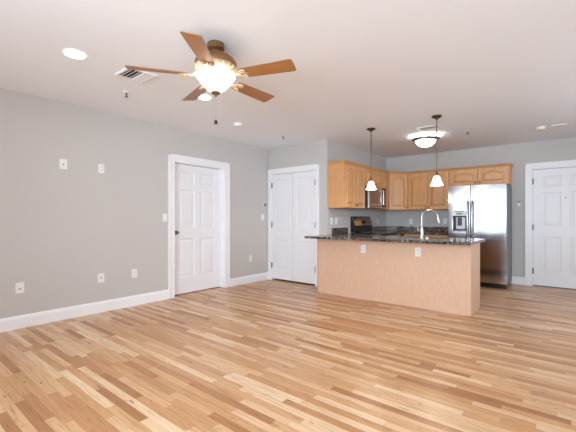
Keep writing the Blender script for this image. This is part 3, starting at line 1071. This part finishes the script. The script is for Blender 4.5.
def sprinkler(label, x, y):
    t = thing('fire_sprinkler', label, 'sprinkler', (x, y, H), 0, 'fire sprinkler heads')
    bm = bmesh.new(); add_lathe(bm, [(.038, -.0005), (.036, -.006), (.014, -.010), (.012, -.012)], 24)
    obj('escutcheon', bm, 'plastic', t, smooth=True)
    bm = bmesh.new(); add_lathe(bm, [(.010, -.010), (.010, -.026), (.006, -.030)], 16)
    add_tube(bm, [(-.009, 0, -.026), (-.013, 0, -.040), (-.004, 0, -.054)], .0025, 8)
    add_tube(bm, [(.009, 0, -.026), (.013, 0, -.040), (.004, 0, -.054)], .0025, 8)
    add_lathe(bm, [(.004, -.030), (.004, -.052)], 8)
    obj('frame', bm, 'hinge', t, smooth=True)
    bm = bmesh.new(); add_lathe(bm, [(.018, -.054), (.020, -.056), (.018, -.058)], 18)
    obj('deflector', bm, 'hinge', t, smooth=True)


sprinkler('small ceiling sprinkler head near the vent by the fan', -3.72, 1.82)
sprinkler('small ceiling sprinkler head in front of the closet doors', -3.66, 4.38)
sprinkler('small ceiling sprinkler head over the fridge side of the kitchen', -1.25, 5.96)


def detector(label, x, y, mat):
    t = thing('smoke_detector', label, 'smoke detector', (x, y, H), 0)
    bm = bmesh.new(); add_lathe(bm, [(.070, -.0005), (.070, -.010), (.066, -.012)], 36)
    obj('base', bm, mat, t, smooth=True)
    bm = bmesh.new(); add_lathe(bm, [(.060, -.012), (.058, -.018), (.062, -.022), (.060, -.034), (.048, -.042), (0, -.044)], 36, cap=False)
    obj('cover', bm, mat, t, smooth=True)
    bm = bmesh.new(); add_lathe(bm, [(.0, -.047), (.010, -.046), (.012, -.042)], 14, cap=False)
    obj('test_button', bm, 'slot', t, smooth=True)


detector('round white smoke detector between the fan and the closet doors', -3.72, 3.44, 'plastic')
detector('yellowed smoke detector on the ceiling in front of entry door', -.36, 6.42, 'ivory')
t = thing('ceiling_plate', 'flat white rectangular plate on the ceiling right of the yellowed detector', 'plate', (-.145, 6.43, H), R(8))
box_obj('cover', (-.09, .09, -.05, .05, -.012, -.0005), 'plastic', t, .004)
for x in (-.075, .075):
    bm = bmesh.new(); add_lathe(bm, [(0, -.0135), (.005, -.013), (.006, -.0118)], 10, (x, 0, 0), cap=False)
    obj('screw', bm, 'slot', t)


# ------------------------------------------------------------------ wall plates
def plate(t, w=.074, h=.118):
    bm = bmesh.new(); add_box(bm, -w / 2, w / 2, -.006, -.0005, -h / 2, h / 2, .002, 2)
    return obj('cover_plate', bm, 'plastic', t)


def outlet(label, loc, rz, w=.074):
    t = thing('wall_outlet', label, 'outlet', loc, rz, 'duplex wall outlets')
    plate(t, w)
    for s in (-1, 1):
        bm = bmesh.new()
        pr = [(-.017, -.010), (-.010, -.0145), (.010, -.0145), (.017, -.010), (.017, .010), (.010, .0145), (-.010, .0145), (-.017, .010)]
        add_prism(bm, [(a, b + s * .0205) for a, b in pr], -.0085, -.0055, 'xz')
        r = obj('receptacle', bm, 'plastic', t)
        bm = bmesh.new()
        for x in (-.007, .007): add_box(bm, x - .0013, x + .0013, -.0092, -.008, s * .0205 - .001, s * .0205 + .008)
        add_lathe(bm, [(0, .0), (.003, .0)], 8, (0, 0, 0), cap=False)
        for v in bm.verts[-9:]: v.co = Vector((v.co.x, -.0092, s * .0205 - .007 + v.co.y))
        obj('slots', bm, 'hole', r)


def switch(label, loc, rz):
    t = thing('light_switch', label, 'light switch', loc, rz, 'wall switches')
    plate(t)
    bm = bmesh.new()
    add_prism(bm, [(-.0055, -.033), (-.0075, -.033), (-.0105, .033), (-.0055, .033)], -.0165, .0165, 'yz', .0006)
    obj('rocker', bm, 'plastic', t)


def jack(label, loc, rz, w=.078, h=.118, dz=0):
    t = thing('cable_plate', label, 'cable plate', loc, rz, 'cable jack plates')
    plate(t, w, h)
    bm = bmesh.new(); add_lathe(bm, [(.0075, 0), (.0075, .004), (.006, .008), (.006, .011), (0, .011)], 16, cap=False)
    xform(bm, Matrix.Translation((0, -.0055, dz)) @ Matrix.Rotation(PI / 2, 4, 'X'))
    obj('jack', bm, 'hole', t, smooth=True)


Q = PI / 2
jack('white cable plate with dark jack high on left wall', (XL, 1.516, 1.825), Q, .082, .118, -.004)
outlet('white duplex outlet high on the left wall beside the cable plate', (XL, 1.943, 1.82), Q)
jack('low white cable plate with dark jack nearest the left picture edge', (XL, 1.10, .435), Q, .078, .115, -.012)
jack('low white cable plate with dark jack below the high outlet', (XL, 1.94, .433), Q, .08, .115, 0)
outlet('low white duplex outlet on left wall, nearer the panel door', (XL, 2.373, .438), Q)
switch('white wall switch left of the panel door casing', (XL, 2.835, 1.20), Q)
t = thing('thermostat', 'round white thermostat above the switch by the closet corner', 'thermostat', (XL, 4.972, 1.455), Q)
bm = bmesh.new(); add_lathe(bm, [(.050, 0.0005), (.050, .010), (.046, .014)], 32)
xform(bm, Matrix.Rotation(PI / 2, 4, 'X')); obj('base', bm, 'plastic', t, smooth=True)
bm = bmesh.new(); add_lathe(bm, [(.042, .014), (.040, .024), (.034, .028), (0, .029)], 32, cap=False)
xform(bm, Matrix.Rotation(PI / 2, 4, 'X')); obj('dial', bm, 'chrome', t, smooth=True)
bm = bmesh.new(); add_lathe(bm, [(.013, .029), (.012, .031), (0, .0312)], 24, cap=False)
xform(bm, Matrix.Rotation(PI / 2, 4, 'X')); obj('face', bm, 'hole', t, smooth=True)
switch('white wall switch below the round thermostat', (XL, 4.915, 1.215), Q)
outlet('low white duplex outlet between the panel door and the closet corner', (XL, 4.592, .445), Q)
switch('white switch over the short backsplash, the left of two', (XK, 5.215, 1.145), Q)
switch('white switch over the short backsplash, nearer the stove', (XK, 5.375, 1.145), Q)
outlet('white outlet on the stove wall right of the stove', (XK, 7.09, 1.135), Q)
outlet('white outlet on the back wall left of the faucet', (-2.693, YB, 1.13), 0)
outlet('white outlet on the back wall beside the fridge', (-2.0, YB, 1.135), 0)
outlet('white outlet on the peninsula panel below the stove', (-2.373, PY0, .742), 0)
outlet('white outlet on the peninsula panel below the faucet', (-1.58, PY0, .742), 0)
t = thing('wall_button', 'small white wall device between the fridge and entry door', 'wall button', (-.735, YB, 1.445), 0)
bm = bmesh.new(); add_box(bm, -.020, .020, -.014, -.0005, -.038, .03, .005, 2); obj('body', bm, 'plastic', t)
bm = bmesh.new(); add_box(bm, -.016, .016, -.018, -.0005, .031, .055, .004, 2); obj('bracket', bm, 'hinge', t)
